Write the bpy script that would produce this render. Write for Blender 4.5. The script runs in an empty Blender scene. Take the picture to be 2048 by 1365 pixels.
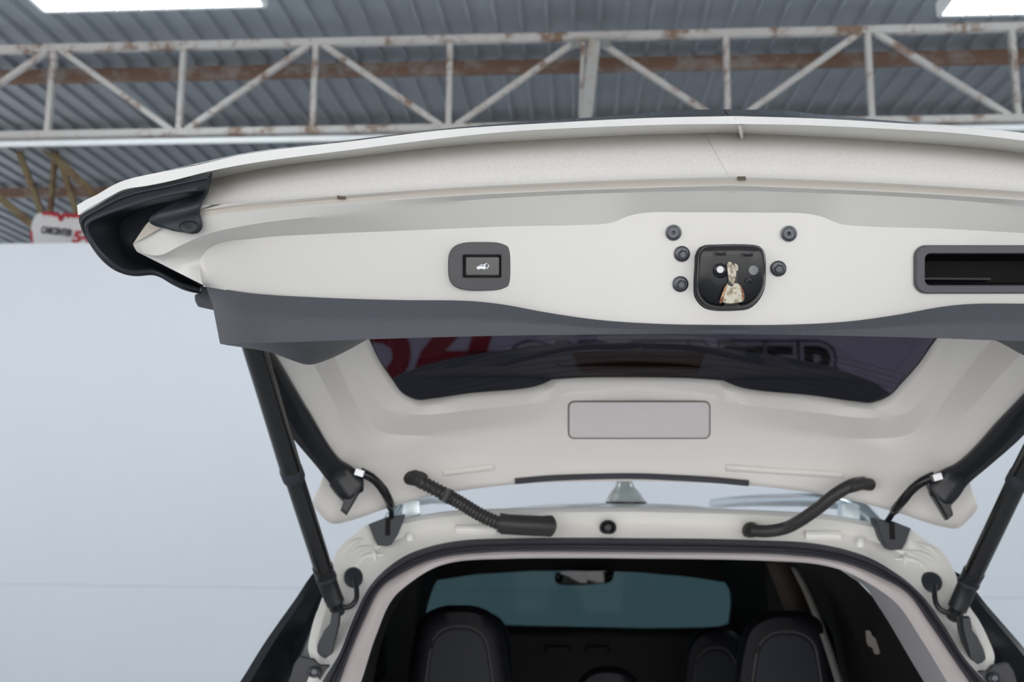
import bpy, bmesh, math, random
from mathutils import Vector, Matrix, Euler
from mathutils.bvhtree import BVHTree
random.seed(7)
S = bpy.context.scene
COL = S.collection

# ------------------------------------------------------------------ camera
F = 2000.0; W, H = 2048.0, 1365.0
CAM = Vector((-0.2405, 0.0, 1.65))
PITCH = math.atan(319.5 / F); YAW = 0.0089; ROLL = math.radians(-0.43)
fwd = Vector((-math.sin(YAW) * math.cos(PITCH), math.cos(YAW) * math.cos(PITCH), math.sin(PITCH)))
rt = fwd.cross(Vector((0, 0, 1))).normalized(); up = rt.cross(fwd)
c_, s_ = math.cos(ROLL), math.sin(ROLL)
rt, up = (rt * c_ - up * s_), (up * c_ + rt * s_)
cd = bpy.data.cameras.new('camera'); cam = bpy.data.objects.new('camera', cd); COL.objects.link(cam)
M = Matrix((rt, up, -fwd)).transposed().to_4x4(); M.translation = CAM
cam.matrix_world = M
cd.sensor_width = 36.0; cd.lens = 36.0 * F / W; cd.clip_start = 0.05; cd.clip_end = 200
cd.dof.use_dof = True; cd.dof.focus_distance = 1.17; cd.dof.aperture_fstop = 6.7
S.camera = cam

# ------------------------------------------------------------------ light
wd = bpy.data.worlds.new('sky'); S.world = wd; wd.use_nodes = True
bg = wd.node_tree.nodes['Background']
bg.inputs[0].default_value = (0.93, 0.97, 1.0, 1); bg.inputs[1].default_value = 0.9
sl = bpy.data.lights.new('sun', 'SUN'); sl.energy = 13.0; sl.angle = math.radians(1.0); sl.color = (1.0, 0.97, 0.95)
so = bpy.data.objects.new('sun', sl); COL.objects.link(so); so.location = (2, 20, 30)
so.rotation_euler = Euler((math.radians(-35), 0, math.radians(-3.2)))      # high sun from beyond the display wall: it lights the forecourt behind the camera
S.view_settings.view_transform = 'Standard'; S.view_settings.look = 'None'
S.view_settings.exposure = -0.27; S.view_settings.gamma = 1.0
S.view_settings.use_curve_mapping = False

# ------------------------------------------------------------------ helpers
def ray(px, py):
    return (rt * ((px - W / 2) / F) + up * ((H / 2 - py) / F) + fwd)
def at(px, py, d):
    r = ray(px, py); return CAM + r * (d / r.y)
def proj(P):
    v = P - CAM; z = v.dot(fwd)
    return W / 2 + F * v.dot(rt) / z, H / 2 - F * v.dot(up) / z
def mx(P): return Vector((-P.x, P.y, P.z))
# building axes: turned a little against the car
BA = math.radians(-3.24)
U = Vector((math.cos(BA), math.sin(BA), 0)); V = Vector((-math.sin(BA), math.cos(BA), 0))
C0 = Vector((CAM.x, CAM.y, 0))
def B(u, v, z): return C0 + U * u + V * v + Vector((0, 0, z))
def onV(px, py, D):            # pixel -> (u, z) in the upright building plane v = D
    r = ray(px, py); P = CAM + r * (D / r.dot(V)); q = P - C0
    return q.dot(U), P.z
def row(pts, d0=None, k=0.0, dd=0.0):
    out = []
    for p in pts:
        if len(p) == 3: out.append(at(p[0], p[1], p[2] + dd)); continue
        d = d0
        for _ in range(6): d = d0 + k * at(p[0], p[1], d).x ** 2
        out.append(at(p[0], p[1], d + dd))
    return out
def cr(p0, p1, p2, p3, t):
    return 0.5 * ((2 * p1) + (p2 - p0) * t + (2 * p0 - 5 * p1 + 4 * p2 - p3) * t * t + (3 * p1 - p0 - 3 * p2 + p3) * t ** 3)
def resample(pts, n, smooth=True):
    if smooth and len(pts) > 2:
        q = []
        for i in range(len(pts) - 1):
            a = pts[max(i - 1, 0)]; b = pts[i]; c = pts[i + 1]; d = pts[min(i + 2, len(pts) - 1)]
            L = (c - b).length
            a2 = b + (a - b) * (L / max((a - b).length, 1e-6)) if i > 0 else b - (c - b)
            d2 = c + (d - c) * (L / max((d - c).length, 1e-6)) if i < len(pts) - 2 else c + (c - b)
            for j in range(8): q.append(cr(a2, b, c, d2, j / 8))
        q.append(pts[-1]); pts = q
    cum = [0]
    for i in range(1, len(pts)): cum.append(cum[-1] + (pts[i] - pts[i - 1]).length)
    T = cum[-1]; out = []; j = 0
    for i in range(n):
        s = T * i / (n - 1)
        while j < len(cum) - 2 and cum[j + 1] < s: j += 1
        g = cum[j + 1] - cum[j]
        out.append(pts[j].lerp(pts[j + 1], 0 if g < 1e-9 else (s - cum[j]) / g))
    return out
def full(half, n):             # left half -> whole row, mirrored about x = 0
    h = resample(half, n); h[-1] = Vector((0, h[-1].y, h[-1].z))
    return h + [mx(p) for p in reversed(h[:-1])]
def rows_between(rows, subs, smooth=False):
    out = []
    for i in range(len(rows) - 1):
        m = subs[i] if isinstance(subs, (list, tuple)) else subs
        for j in range(m):
            t = j / m
            if smooth:
                a = rows[max(i - 1, 0)]; b = rows[i]; c = rows[i + 1]; d = rows[min(i + 2, len(rows) - 1)]
                out.append([cr(a[q], b[q], c[q], d[q], t) for q in range(len(b))])
            else:
                out.append([rows[i][q].lerp(rows[i + 1][q], t) for q in range(len(rows[i]))])
    out.append(rows[-1]); return out

ROOT = {}
def obj(name, verts, faces, mat, parent=None, smooth=True, ang=38, thick=0, bevel=0, off=-1):
    me = bpy.data.meshes.new(name); me.from_pydata([tuple(v) for v in verts], [], faces)
    bm = bmesh.new(); bm.from_mesh(me)
    bmesh.ops.remove_doubles(bm, verts=bm.verts, dist=1e-6)
    bmesh.ops.recalc_face_normals(bm, faces=bm.faces); bm.to_mesh(me); bm.free()
    me.materials.append(mat)
    if smooth:
        me.polygons.foreach_set('use_smooth', [True] * len(me.polygons))
        me.set_sharp_from_angle(angle=math.radians(ang))
    o = bpy.data.objects.new(name, me); COL.objects.link(o)
    if parent is not None: setp(o, parent)
    if bevel:
        b = o.modifiers.new('b', 'BEVEL'); b.width = bevel; b.segments = 2; b.limit_method = 'ANGLE'; b.angle_limit = math.radians(40)
    if thick:
        m = o.modifiers.new('s', 'SOLIDIFY'); m.thickness = thick; m.offset = off
    return o
def setp(o, parent):
    o.parent = parent
    o.matrix_parent_inverse = Matrix.Translation(-ROOT.get(parent.name, Vector((0, 0, 0))))
def empty(name, loc, label=None, cat=None, group=None, parent=None):
    o = bpy.data.objects.new(name, None); COL.objects.link(o); o.empty_display_size = 0.1
    if parent is not None: setp(o, parent); o.location = loc
    else: o.location = loc
    ROOT[o.name] = Vector(loc)
    if label: tag(o, label, cat, group)
    return o
def tag(o, label, cat=None, group=None, kind=None):
    if label: o['label'] = label
    if cat: o['category'] = cat
    if group: o['group'] = group
    if kind: o['kind'] = kind
    return o
def gridfaces(nr, nc, closed=False, base=0):
    f = []
    for i in range(nr - 1):
        for j in range(nc - (0 if closed else 1)):
            k = (j + 1) % nc
            f.append((base + i * nc + j, base + i * nc + k, base + (i + 1) * nc + k, base + (i + 1) * nc + j))
    return f
def loft(name, rows, mat, parent=None, **kw):
    nc = len(rows[0]); return obj(name, [p for r in rows for p in r], gridfaces(len(rows), nc), mat, parent, **kw)
def stack(name, loops, mat, parent=None, caps=(True, True), **kw):
    nc = len(loops[0]); v = [p for r in loops for p in r]; f = gridfaces(len(loops), nc, True)
    if caps[0]: f.append(tuple(range(nc - 1, -1, -1)))
    if caps[1]: f.append(tuple(range((len(loops) - 1) * nc, len(loops) * nc)))
    return obj(name, v, f, mat, parent, **kw)
def ringpts(P, T, r, n, ref=Vector((0, 0, 1)), sq=1.0):
    T = T.normalized()
    if abs(T.dot(ref)) > 0.95: ref = Vector((1, 0, 0))
    a = T.cross(ref).normalized(); b = a.cross(T)
    return [P + a * (r * math.cos(2 * math.pi * i / n)) + b * (r * sq * math.sin(2 * math.pi * i / n)) for i in range(n)]
def tube(name, path, rad, mat, parent=None, n=16, samples=0, caps=(True, True), sq=1.0, **kw):
    if samples: path = resample(path, samples)
    loops = []
    for i, p in enumerate(path):
        t = path[min(i + 1, len(path) - 1)] - path[max(i - 1, 0)]
        r = rad(i / (len(path) - 1)) if callable(rad) else rad
        loops.append(ringpts(p, t, r, n, sq=sq))
    return stack(name, loops, mat, parent, caps, **kw)
def boxverts(p0, p1, w, h, ref=Vector((0, 0, 1))):
    t = (p1 - p0).normalized()
    if abs(t.dot(ref)) > 0.97: ref = V
    a = t.cross(ref).normalized() * (w / 2); b = a.cross(t).normalized() * (h / 2)
    return [p + sa * a + sb * b for p in (p0, p1) for sa, sb in ((-1, -1), (1, -1), (1, 1), (-1, 1))]
BF = [(0, 1, 2, 3), (4, 5, 6, 7), (0, 1, 5, 4), (1, 2, 6, 5), (2, 3, 7, 6), (3, 0, 4, 7)]
def bar(name, p0, p1, w, h, mat, parent=None, bevel=0.0, ref=Vector((0, 0, 1)), **kw):
    return obj(name, boxverts(p0, p1, w, h, ref), BF, mat, parent, smooth=False, bevel=bevel, **kw)
def rrect(cx, cy, w, h, r, n=6, p=None):
    out = []
    for qx, qy, a0 in ((1, 1, 0), (-1, 1, 90), (-1, -1, 180), (1, -1, 270)):
        for i in range(n + 1):
            a = math.radians(a0 + 90 * i / n)
            out.append((cx + qx * (w / 2 - r) + r * math.cos(a), cy + qy * (h / 2 - r) + r * math.sin(a)))
    return out
def circ(cx, cy, r, n=24, sy=1.0): return [(cx + r * math.cos(2 * math.pi * i / n), cy + r * sy * math.sin(2 * math.pi * i / n)) for i in range(n)]
class Surf:                    # points on a built surface under a pixel, lifted along a fixed normal
    def __init__(s, o, nrm):
        bm = bmesh.new(); bm.from_mesh(o.data); s.t = BVHTree.FromBMesh(bm); bm.free(); s.n = Vector(nrm).normalized(); s.dl = 1.2
    def __call__(s, px, py, off=0.0):
        r = ray(px, py); h = s.t.ray_cast(CAM, r)
        P = h[0] if h[0] is not None else at(px, py, s.dl)
        s.dl = P.y
        return P + s.n * off
    def loop(s, pts, off): return [s(x, y, off) for x, y in pts]
    def flat(s, pts, off):     # on the tangent plane under the outline's centre
        cx = sum(p[0] for p in pts) / len(pts); cy = sum(p[1] for p in pts) / len(pts)
        c = s(cx, cy, off); out = []
        for x, y in pts:
            r = ray(x, y); out.append(CAM + r * ((c - CAM).dot(s.n) / r.dot(s.n)))
        return out

# ------------------------------------------------------------------ materials
def mat(name, col, rough=0.5, metal=0.0, coat=0.0, bump=0.0, bscale=300.0, spec=0.5, vary=0.06, vscale=6.0, btype='noise', emit=None):
    m = bpy.data.materials.new(name); m.use_nodes = True; nt = m.node_tree; b = nt.nodes['Principled BSDF']
    b.inputs['Roughness'].default_value = rough; b.inputs['Metallic'].default_value = metal
    b.inputs['Coat Weight'].default_value = coat; b.inputs['Coat Roughness'].default_value = 0.06
    b.inputs['Specular IOR Level'].default_value = spec
    tc = nt.nodes.new('ShaderNodeTexCoord'); n = nt.nodes.new('ShaderNodeTexNoise'); n.inputs['Scale'].default_value = vscale; n.inputs['Detail'].default_value = 4
    nt.links.new(tc.outputs['Object'], n.inputs['Vector'])
    mixn = nt.nodes.new('ShaderNodeMix'); mixn.data_type = 'RGBA'
    mixn.inputs['A'].default_value = (*[c * (1 - vary) for c in col], 1); mixn.inputs['B'].default_value = (*[min(1, c * (1 + vary)) for c in col], 1)
    nt.links.new(n.outputs['Fac'], mixn.inputs['Factor']); nt.links.new(mixn.outputs['Result'], b.inputs['Base Color'])
    if bump:
        t = nt.nodes.new('ShaderNodeTexVoronoi' if btype == 'vor' else 'ShaderNodeTexNoise'); t.inputs['Scale'].default_value = bscale
        nt.links.new(tc.outputs['Object'], t.inputs['Vector'])
        bp = nt.nodes.new('ShaderNodeBump'); bp.inputs['Strength'].default_value = bump; bp.inputs['Distance'].default_value = 0.001
        nt.links.new(t.outputs['Distance' if btype == 'vor' else 'Fac'], bp.inputs['Height']); nt.links.new(bp.outputs['Normal'], b.inputs['Normal'])
    if emit:
        b.inputs['Emission Color'].default_value = (*emit[0], 1); b.inputs['Emission Strength'].default_value = emit[1]
    return m
def rusty(name, paint, rust, amount=0.5, rough=0.7, scale=5.0):
    m = mat(name, paint, rough); nt = m.node_tree; b = nt.nodes['Principled BSDF']
    tc = nt.nodes.new('ShaderNodeTexCoord'); n = nt.nodes.new('ShaderNodeTexNoise'); n.inputs['Scale'].default_value = scale; n.inputs['Detail'].default_value = 8; n.inputs['Roughness'].default_value = 0.7
    nt.links.new(tc.outputs['Object'], n.inputs['Vector'])
    r = nt.nodes.new('ShaderNodeValToRGB'); r.color_ramp.elements[0].position = 0.62 - amount * 0.3; r.color_ramp.elements[1].position = 0.72 - amount * 0.25
    nt.links.new(n.outputs['Fac'], r.inputs['Fac'])
    mixn = nt.nodes.new('ShaderNodeMix'); mixn.data_type = 'RGBA'; mixn.inputs['A'].default_value = (*paint, 1); mixn.inputs['B'].default_value = (*rust, 1)
    nt.links.new(r.outputs['Color'], mixn.inputs['Factor']); nt.links.new(mixn.outputs['Result'], b.inputs['Base Color'])
    return m
def glass(name, tint, gloss=0.06, rough=0.02):
    m = bpy.data.materials.new(name); m.use_nodes = True; nt = m.node_tree; nt.nodes.clear()
    o = nt.nodes.new('ShaderNodeOutputMaterial'); t = nt.nodes.new('ShaderNodeBsdfTransparent'); g = nt.nodes.new('ShaderNodeBsdfGlossy'); x = nt.nodes.new('ShaderNodeMixShader')
    t.inputs[0].default_value = (*tint, 1); g.inputs['Roughness'].default_value = rough; g.inputs['Color'].default_value = (1, 1, 1, 1)
    fr = nt.nodes.new('ShaderNodeFresnel'); fr.inputs[0].default_value = 1.0 + gloss * 7.5
    nt.links.new(fr.outputs[0], x.inputs[0]); nt.links.new(t.outputs[0], x.inputs[1]); nt.links.new(g.outputs[0], x.inputs[2]); nt.links.new(x.outputs[0], o.inputs[0])
    return m
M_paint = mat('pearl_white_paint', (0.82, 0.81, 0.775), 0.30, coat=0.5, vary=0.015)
M_paintd = mat('inner_panel_paint_dimmed_dusty', (0.63, 0.62, 0.60), 0.30, coat=0.35, vary=0.015)  # darker copy of the body paint to even out the light; carries the dust
M_frame = mat('cream_frame_paint', (0.83, 0.80, 0.765), 0.38, coat=0.25, vary=0.02)
M_trim = mat('leather_grain_plastic', (0.058, 0.061, 0.078), 0.50, bump=0.35, bscale=420, btype='vor', vary=0.05)
M_black = mat('black_plastic', (0.012, 0.014, 0.018), 0.38, vary=0.15, vscale=30)
M_blackg = mat('gloss_black', (0.005, 0.006, 0.008), 0.14, coat=0.1, spec=0.4)
M_darkp = mat('dark_bluegrey_plastic', (0.022, 0.027, 0.036), 0.5, bump=0.15, bscale=500)
M_rub = mat('rubber_seal', (0.055, 0.055, 0.068), 0.55)
M_hose = mat('hose_rubber', (0.030, 0.027, 0.028), 0.45)
M_strut = mat('strut_black_metal', (0.010, 0.010, 0.011), 0.22, coat=0.3)
M_bezel = mat('grained_grey_bezel', (0.085, 0.083, 0.088), 0.6, bump=0.5, bscale=1400)
M_bez2 = mat('satin_grey_bezel', (0.085, 0.085, 0.097), 0.5)
M_bolt = mat('blued_steel', (0.10, 0.105, 0.12), 0.35, metal=0.7)
M_steel = mat('bright_steel', (0.55, 0.56, 0.58), 0.35, metal=0.6)
M_icon = mat('icon_white', (0.85, 0.88, 0.95), 0.5)
M_cream = rusty('grease_cream', (0.60, 0.57, 0.47), (0.22, 0.16, 0.10), 0.50, 0.3, 150)
M_rust = rusty('rust_edge', (0.55, 0.33, 0.18), (0.16, 0.03, 0.012), 0.65, 0.6, 220)
M_head = mat('headliner_fabric', (0.62, 0.56, 0.56), 0.8, bump=0.1, bscale=800)
M_pill = mat('pillar_plastic', (0.50, 0.48, 0.50), 0.6)
M_cab = mat('cabin_dark_plastic', (0.006, 0.0055, 0.0055), 0.7, spec=0.25)
M_seat = mat('black_leather', (0.007, 0.007, 0.011), 0.55, spec=0.2, bump=0.1, bscale=600)
M_seam = mat('seat_piping', (0.05, 0.047, 0.05), 0.55)
M_chrome = mat('roof_rail_silver', (0.62, 0.70, 0.74), 0.22, metal=0.85)
M_gl = glass('tinted_tailgate_glass', (0.068, 0.060, 0.080), 0.015)
M_ws = glass('tinted_windscreen', (0.24, 0.325, 0.335), 0.015)
M_red = mat('brake_lamp_red', (0.20, 0.008, 0.012), 0.15, coat=0.6)
M_spo = mat('spoiler_underside', (0.50, 0.58, 0.58), 0.45)
M_carb = mat('carbon_weave_film', (0.03, 0.033, 0.036), 0.18, coat=0.8, bump=0.6, bscale=450, btype='vor')
M_wire = mat('heating_wire', (0.01, 0.008, 0.008), 0.6)
M_slot = mat('slot_dark_brown', (0.10, 0.075, 0.055), 0.7)  # dark brown of the drain slots and the cover gap
M_wall = mat('white_painted_board', (0.75, 0.80, 0.87), 0.6, vary=0.02, vscale=0.8)
M_floor = mat('pale_concrete', (0.73, 0.735, 0.735), 0.4, vary=0.12, vscale=1.2)
M_truss = rusty('white_painted_steel', (0.46, 0.45, 0.44), (0.20, 0.13, 0.09), 0.35)
M_purl = rusty('rusted_steel', (0.22, 0.19, 0.175), (0.145, 0.085, 0.058), 0.8)
M_sheet = mat('galvanised_roof_sheet', (0.25, 0.28, 0.315), 0.5, metal=0.15, vary=0.2, vscale=3)
M_brace = rusty('ochre_painted_steel', (0.20, 0.16, 0.085), (0.14, 0.075, 0.04), 0.5)
M_pipe = mat('white_pvc', (0.74, 0.78, 0.80), 0.4)
M_gable = mat('weathered_cladding', (0.17, 0.18, 0.19), 0.7, vary=0.5, vscale=1.5)
M_post = rusty('galvanised_post', (0.36, 0.37, 0.37), (0.30, 0.24, 0.16), 0.35)
M_banner = mat('white_vinyl', (0.62, 0.62, 0.63), 0.6, vary=0.08)
M_sred = mat('sign_red', (0.42, 0.012, 0.03), 0.5)
M_sblk = mat('sign_black', (0.012, 0.012, 0.016), 0.5)
M_sblu = mat('sign_navy', (0.05, 0.05, 0.14), 0.5)
M_lampw = mat('lamp_white_frame', (0.8, 0.82, 0.84), 0.4)
M_lampe = mat('lamp_tube_light', (0.9, 0.95, 1.0), 0.4, emit=((0.9, 0.97, 1.0), 12.0))

# ------------------------------------------------------------------ building
fl = obj('floor', [B(-22, -25, 0), B(22, -25, 0), B(22, 16, 0), B(-22, 16, 0)], [(0, 1, 2, 3)], M_floor, smooth=False)
tag(fl, 'pale concrete showroom floor', kind='structure')
fw_ = obj('bounce_facade', boxverts(B(-20, -16, 3.0), B(20, -16, 3.0), 0.3, 6.0), BF, mat('bounce_white', (0.80, 0.80, 0.80), 0.8), smooth=False)  # out-of-view reflector, added to throw low light onto the tailgate and body
tag(fw_, 'unseen white facade added behind the camera to bounce light', kind='structure')
WD = 9.0
_, WT = onV(60, 487, WD); _, WS = onV(200, 1172, WD)
wall = empty('wall_front', B(0, WD + 0.05, 0)); tag(wall, 'tall white painted display wall in front of the car', kind='structure')
for (z0, z1) in ((0.0, WS), (WS + 0.002, WT)):
    for i in range(-4, 5):
        u0, u1 = i * 3.0 + 0.8, i * 3.0 + 3.8
        vs = [B(u, v, z) for z in (z0, z1) for u, v in ((u0, WD), (u1, WD), (u1, WD + 0.08), (u0, WD + 0.08))]
        obj('wall_board', vs, [(0, 1, 2, 3), (4, 5, 6, 7), (0, 1, 5, 4), (1, 2, 6, 5), (2, 3, 7, 6), (3, 0, 4, 7)], M_wall, wall, smooth=False)
# roof of ribbed sheets
RZ = 5.42
ceil = empty('ceiling', B(0, 4, RZ)); tag(ceil, 'grey ribbed metal roof seen from below', kind='structure')
def sheet(u0, n=5, pitch=0.205, v0=-1.2, v1=21.0):
    prof = []
    for i in range(n):
        b = u0 + i * pitch
        prof += [(b, 0.0), (b + pitch - 0.044, 0.0), (b + pitch - 0.032, -0.032), (b + pitch - 0.012, -0.032), (b + pitch, 0.0)]
    prof.append((u0 + n * pitch + 0.02, 0.002))
    rows = [[B(u, v, RZ + z) for u, z in prof] for v in (v0, v1)]
    return loft('roof_sheet', rows, M_sheet, ceil, smooth=False, thick=0.001)
for i in range(-9, 11): sheet(i * 1.025)
# purlins
for py, lab in ((137, 'uppermost rusty brown steel purlin crossing behind the white truss'),
                (262, 'rusty brown steel purlin level with the bottom of the white truss'),
                (375, 'lowest rusty purlin above the banner at the far left')):
    r = ray(1000, py); P = CAM + r * ((RZ - 0.12 - CAM.z) / r.z); v = (P - C0).dot(V)
    p = bar('purlin', B(-9, v, RZ - 0.11), B(11, v, RZ - 0.11), 0.06, 0.115, M_purl); tag(p, lab, 'beam', 'rusty roof purlins')
# truss
TD = 7.5
xs = [110, 368, 628, 890, 1165, 1440, 1727, 2025]
us = [onV(x, 95, TD)[0] for x in xs]
sp = (us[-1] - us[0]) / 7.0
un = [us[0] + sp * i for i in range(-4, 12)]
zt = onV(1024, 77, TD)[1]; zb = onV(200, 268, TD)[1]
tr = empty('roof_truss', B(0, TD, zb), 'white painted steel lattice truss with rust spots spanning the ceiling', 'truss')
bar('top_chord', B(un[0], TD, zt), B(un[-1], TD, zt), 0.06, 0.062, M_truss, tr, 0.004)
bar('bottom_chord', B(un[0], TD, zb), B(un[-1], TD, zb), 0.06, 0.055, M_truss, tr, 0.004)
for i, u in enumerate(un):
    bar('vertical_web', B(u, TD, zb), B(u, TD, zt), 0.045, 0.055, M_truss, tr, 0.004)
for i in range(len(un) - 1):
    a, b = un[i], un[i + 1]; g = 0.06
    if (i - 4) % 2 == 0: bar('diagonal_web', B(a + g, TD, zt - 0.02), B(b - g, TD, zb + 0.02), 0.045, 0.045, M_truss, tr, 0.004)
    else: bar('diagonal_web', B(a + g, TD, zb + 0.02), B(b - g, TD, zt - 0.02), 0.045, 0.045, M_truss, tr, 0.004)
uc = onV(1178, 90, TD - 0.1)[0]
pst = empty('hanging_post', B(uc, TD - 0.1, zb - 0.3), 'grey galvanised square post standing through the middle of the truss', 'post')
bar('post_tube', B(uc - 0.065, TD - 0.13, zb - 0.35), B(uc + 0.045, TD - 0.13, RZ - 0.22), 0.09, 0.09, M_post, pst, 0.006)
bar('head_plate', B(uc - 0.14, TD - 0.1, RZ - 0.21), B(uc + 0.17, TD - 0.1, RZ - 0.21), 0.16, 0.02, M_post, pst)
bar('angle_strip', B(uc - 0.085, TD - 0.1, zb - 0.3), B(uc - 0.045, TD - 0.1, zt - 0.08), 0.03, 0.03, M_truss, pst)
uu, zz = onV(200, 285, TD - 0.045)
pp = tube('conduit_pipe', [B(-8, TD - 0.045, zz), B(8, TD - 0.045, zz)], 0.026, M_pipe, n=12)
tag(pp, 'bluish white pipe fixed along the lower chord of the truss', 'pipe')
# far ochre bracing at the left
BD = 10.2
br = empty('roof_brace', B(onV(120, 360, BD)[0], BD, onV(120, 430, BD)[1]), 'ochre steel diagonal bracing behind the truss at the far left', 'brace')
for a, b, w in (((-90, 125), (215, 415), 0.085), ((-60, 345), (75, 460), 0.075), ((25, 270), (85, 430), 0.06), ((112, 290), (100, 430), 0.06), ((120, 320), (155, 430), 0.06)):
    ua, za = onV(*a, BD); ub, zb2 = onV(*b, BD)
    bar('brace_rod', B(ua, BD, za), B(ub, BD, zb2), w * 0.7, w, M_brace, br)
# far gable cladding
gw = empty('wall_back', B(0, 14.6, 0)); tag(gw, 'weathered cladding boards far behind the white wall', kind='structure')
for i in range(14):
    z0 = 2.6 + i * 0.2
    obj('cladding_board', boxverts(B(-9, 14.6, z0 + 0.1), B(12, 14.6, z0 + 0.1), 0.03, 0.185), BF, M_gable, gw, smooth=False)
# banner standing on the wall top
bd = 9.35
def bq(px, py, dd=0.0):
    u, z = onV(px, py, bd + dd); return B(u, bd + dd, z)
bn = empty('banner_box', bq(135, 500), 'white vinyl banner box with red script standing behind the wall top', 'banner')
ol = [(62, 455), (66, 440), (73, 428), (90, 425), (250, 434), (250, 520), (72, 515), (64, 480)]
stack('banner_face', [[bq(x, y, 0.0) for x, y in ol], [bq(x, y, 0.25) for x, y in ol]], M_banner, bn, smooth=False)
stack('red_edge', [[bq(x, y, -0.004) for x, y in ((59, 462), (64, 462), (68, 500), (65, 500))], [bq(x, y, 0.05) for x, y in ((59, 462), (64, 462), (68, 500), (65, 500))]], M_sred, bn, smooth=False)
def text_mesh(name, s, size, mat_, parent, org, shear=0.0, width=1.0, bold=0.0, extrude=0.004, flip=0.0):
    c = bpy.data.curves.new(name, 'FONT'); c.body = s; c.size = size; c.shear = shear; c.offset = bold; c.extrude = extrude
    o = bpy.data.objects.new(name, c); COL.objects.link(o)
    dg = bpy.context.evaluated_depsgraph_get(); me = bpy.data.meshes.new_from_object(o.evaluated_get(dg)); COL.objects.unlink(o); bpy.data.objects.remove(o)
    Mx = Matrix((U * width, Vector((0, 0, 1)), -V)).transposed().to_4x4(); Mx.translation = org
    if flip: Mx = Mx @ Matrix.Rotation(flip, 4, 'Z')
    me.transform(Mx); me.name = name; me.materials.clear(); me.materials.append(mat_)
    q = bpy.data.objects.new(name, me); COL.objects.link(q)
    if parent is not None: setp(q, parent)
    return q
scr = [(86, 429), (92, 426), (98, 429), (102, 425), (108, 431), (113, 427), (118, 433), (122, 441), (126, 432), (131, 428), (136, 434), (142, 429), (147, 434), (154, 430), (160, 435), (168, 431), (176, 436)]
tube('script_lettering', [bq(x, y, -0.008) for x, y in scr], 0.017, M_sred, bn, n=6, samples=60)
text_mesh('block_lettering', 'CARCENTER', 0.10, M_sblk, bn, bq(81, 466, -0.01), 0.15, 0.56, 0.003, 0.003, -0.07)
text_mesh('red_number', '54', 0.16, M_sred, bn, bq(143, 484, -0.01), 0.1, 1.2, 0.006, 0.003, -0.04)
# painted sign on the wall, seen through the rear glass
sg = empty('wall_sign', B(onV(1100, 770, WD)[0], WD, onV(1100, 770, WD)[1]), 'red and black dealer sign on the white wall seen through the rear glass', 'sign')
def sp_(px, py, e=0.0): u, z = onV(px, py, WD - 0.006 - e); return B(u, WD - 0.006 - e, z)
text_mesh('red_digit', '5', 1.3, M_sred, sg, sp_(682, 776), 0.16, 1.0, 0.02)
v4, f4 = [], []
for q in ([(927, 600), (985, 600), (889, 703), (842, 703)], [(842, 702), (1000, 702), (992, 738), (829, 738)], [(965, 600), (1005, 600), (953, 775), (914, 775)]):
    b0 = len(v4); v4 += [sp_(x, y, 0.003) for x, y in q] + [sp_(x, y, -0.004) for x, y in q]
    f4 += [tuple(b0 + k for k in f) for f in ((0, 1, 2, 3), (4, 5, 6, 7), (0, 1, 5, 4), (1, 2, 6, 5), (2, 3, 7, 6), (3, 0, 4, 7))]
obj('red_digit', v4, f4, M_sred, sg, smooth=False)
for i, ch in enumerate('CARCENTER'):
    px = 1018 + i * 73.5
    text_mesh('letter_outline', ch, 0.50, M_sblu, sg, sp_(px, 772, 0.0), 0.0, 0.98, 0.075, 0.001)
    text_mesh('letter_halo', ch, 0.50, M_banner, sg, sp_(px, 772, 0.003), 0.0, 0.98, 0.055, 0.001)
    text_mesh('black_letter', ch, 0.50, M_sblk, sg, sp_(px, 772, 0.006), 0.0, 0.98, 0.018, 0.001)
# ceiling lamps
def lamp(x0, x1, y, D, lab, depth=0.75):
    ua, z = onV(x0, y, D); ub, _ = onV(x1, y, D)
    e = empty('ceiling_light', B((ua + ub) / 2, D, z), lab, 'ceiling light', 'box lights under the roof')
    fw = 0.05
    for p0, p1 in ((B(ua, D, z), B(ub, D, z)), (B(ua, D - depth, z), B(ub, D - depth, z)), (B(ua, D, z), B(ua, D - depth, z)), (B(ub, D, z), B(ub, D - depth, z))):
        bar('frame_rail', p0 + Vector((0, 0, 0.045)), p1 + Vector((0, 0, 0.045)), 0.03, 0.09, M_lampw, e)
    obj('diffuser', [B(ua, D, z + .012), B(ub, D, z + .012), B(ub, D - depth, z + .012), B(ua, D - depth, z + .012)], [(0, 1, 2, 3)], M_lampe, e, smooth=False, thick=0.004)
    nb = 9
    for i in range(1, nb): 
        u = ua + (ub - ua) * i / nb
        bar('louvre', B(u, D, z + 0.006), B(u, D - depth, z + 0.006), 0.012, 0.03, M_lampw, e)
lamp(88, 530, 25, 6.2, 'long bright box light at the top left of the roof')
lamp(1878, 2320, 33, 6.2, 'bright box light at the top right corner of the roof')

# ------------------------------------------------------------------ the car
car = empty('car', (0, 3.6, 0), 'white car seen from behind with its tailgate raised wide open', 'car')
K1, K2 = 0.21, 0.25
NH = 130
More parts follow.
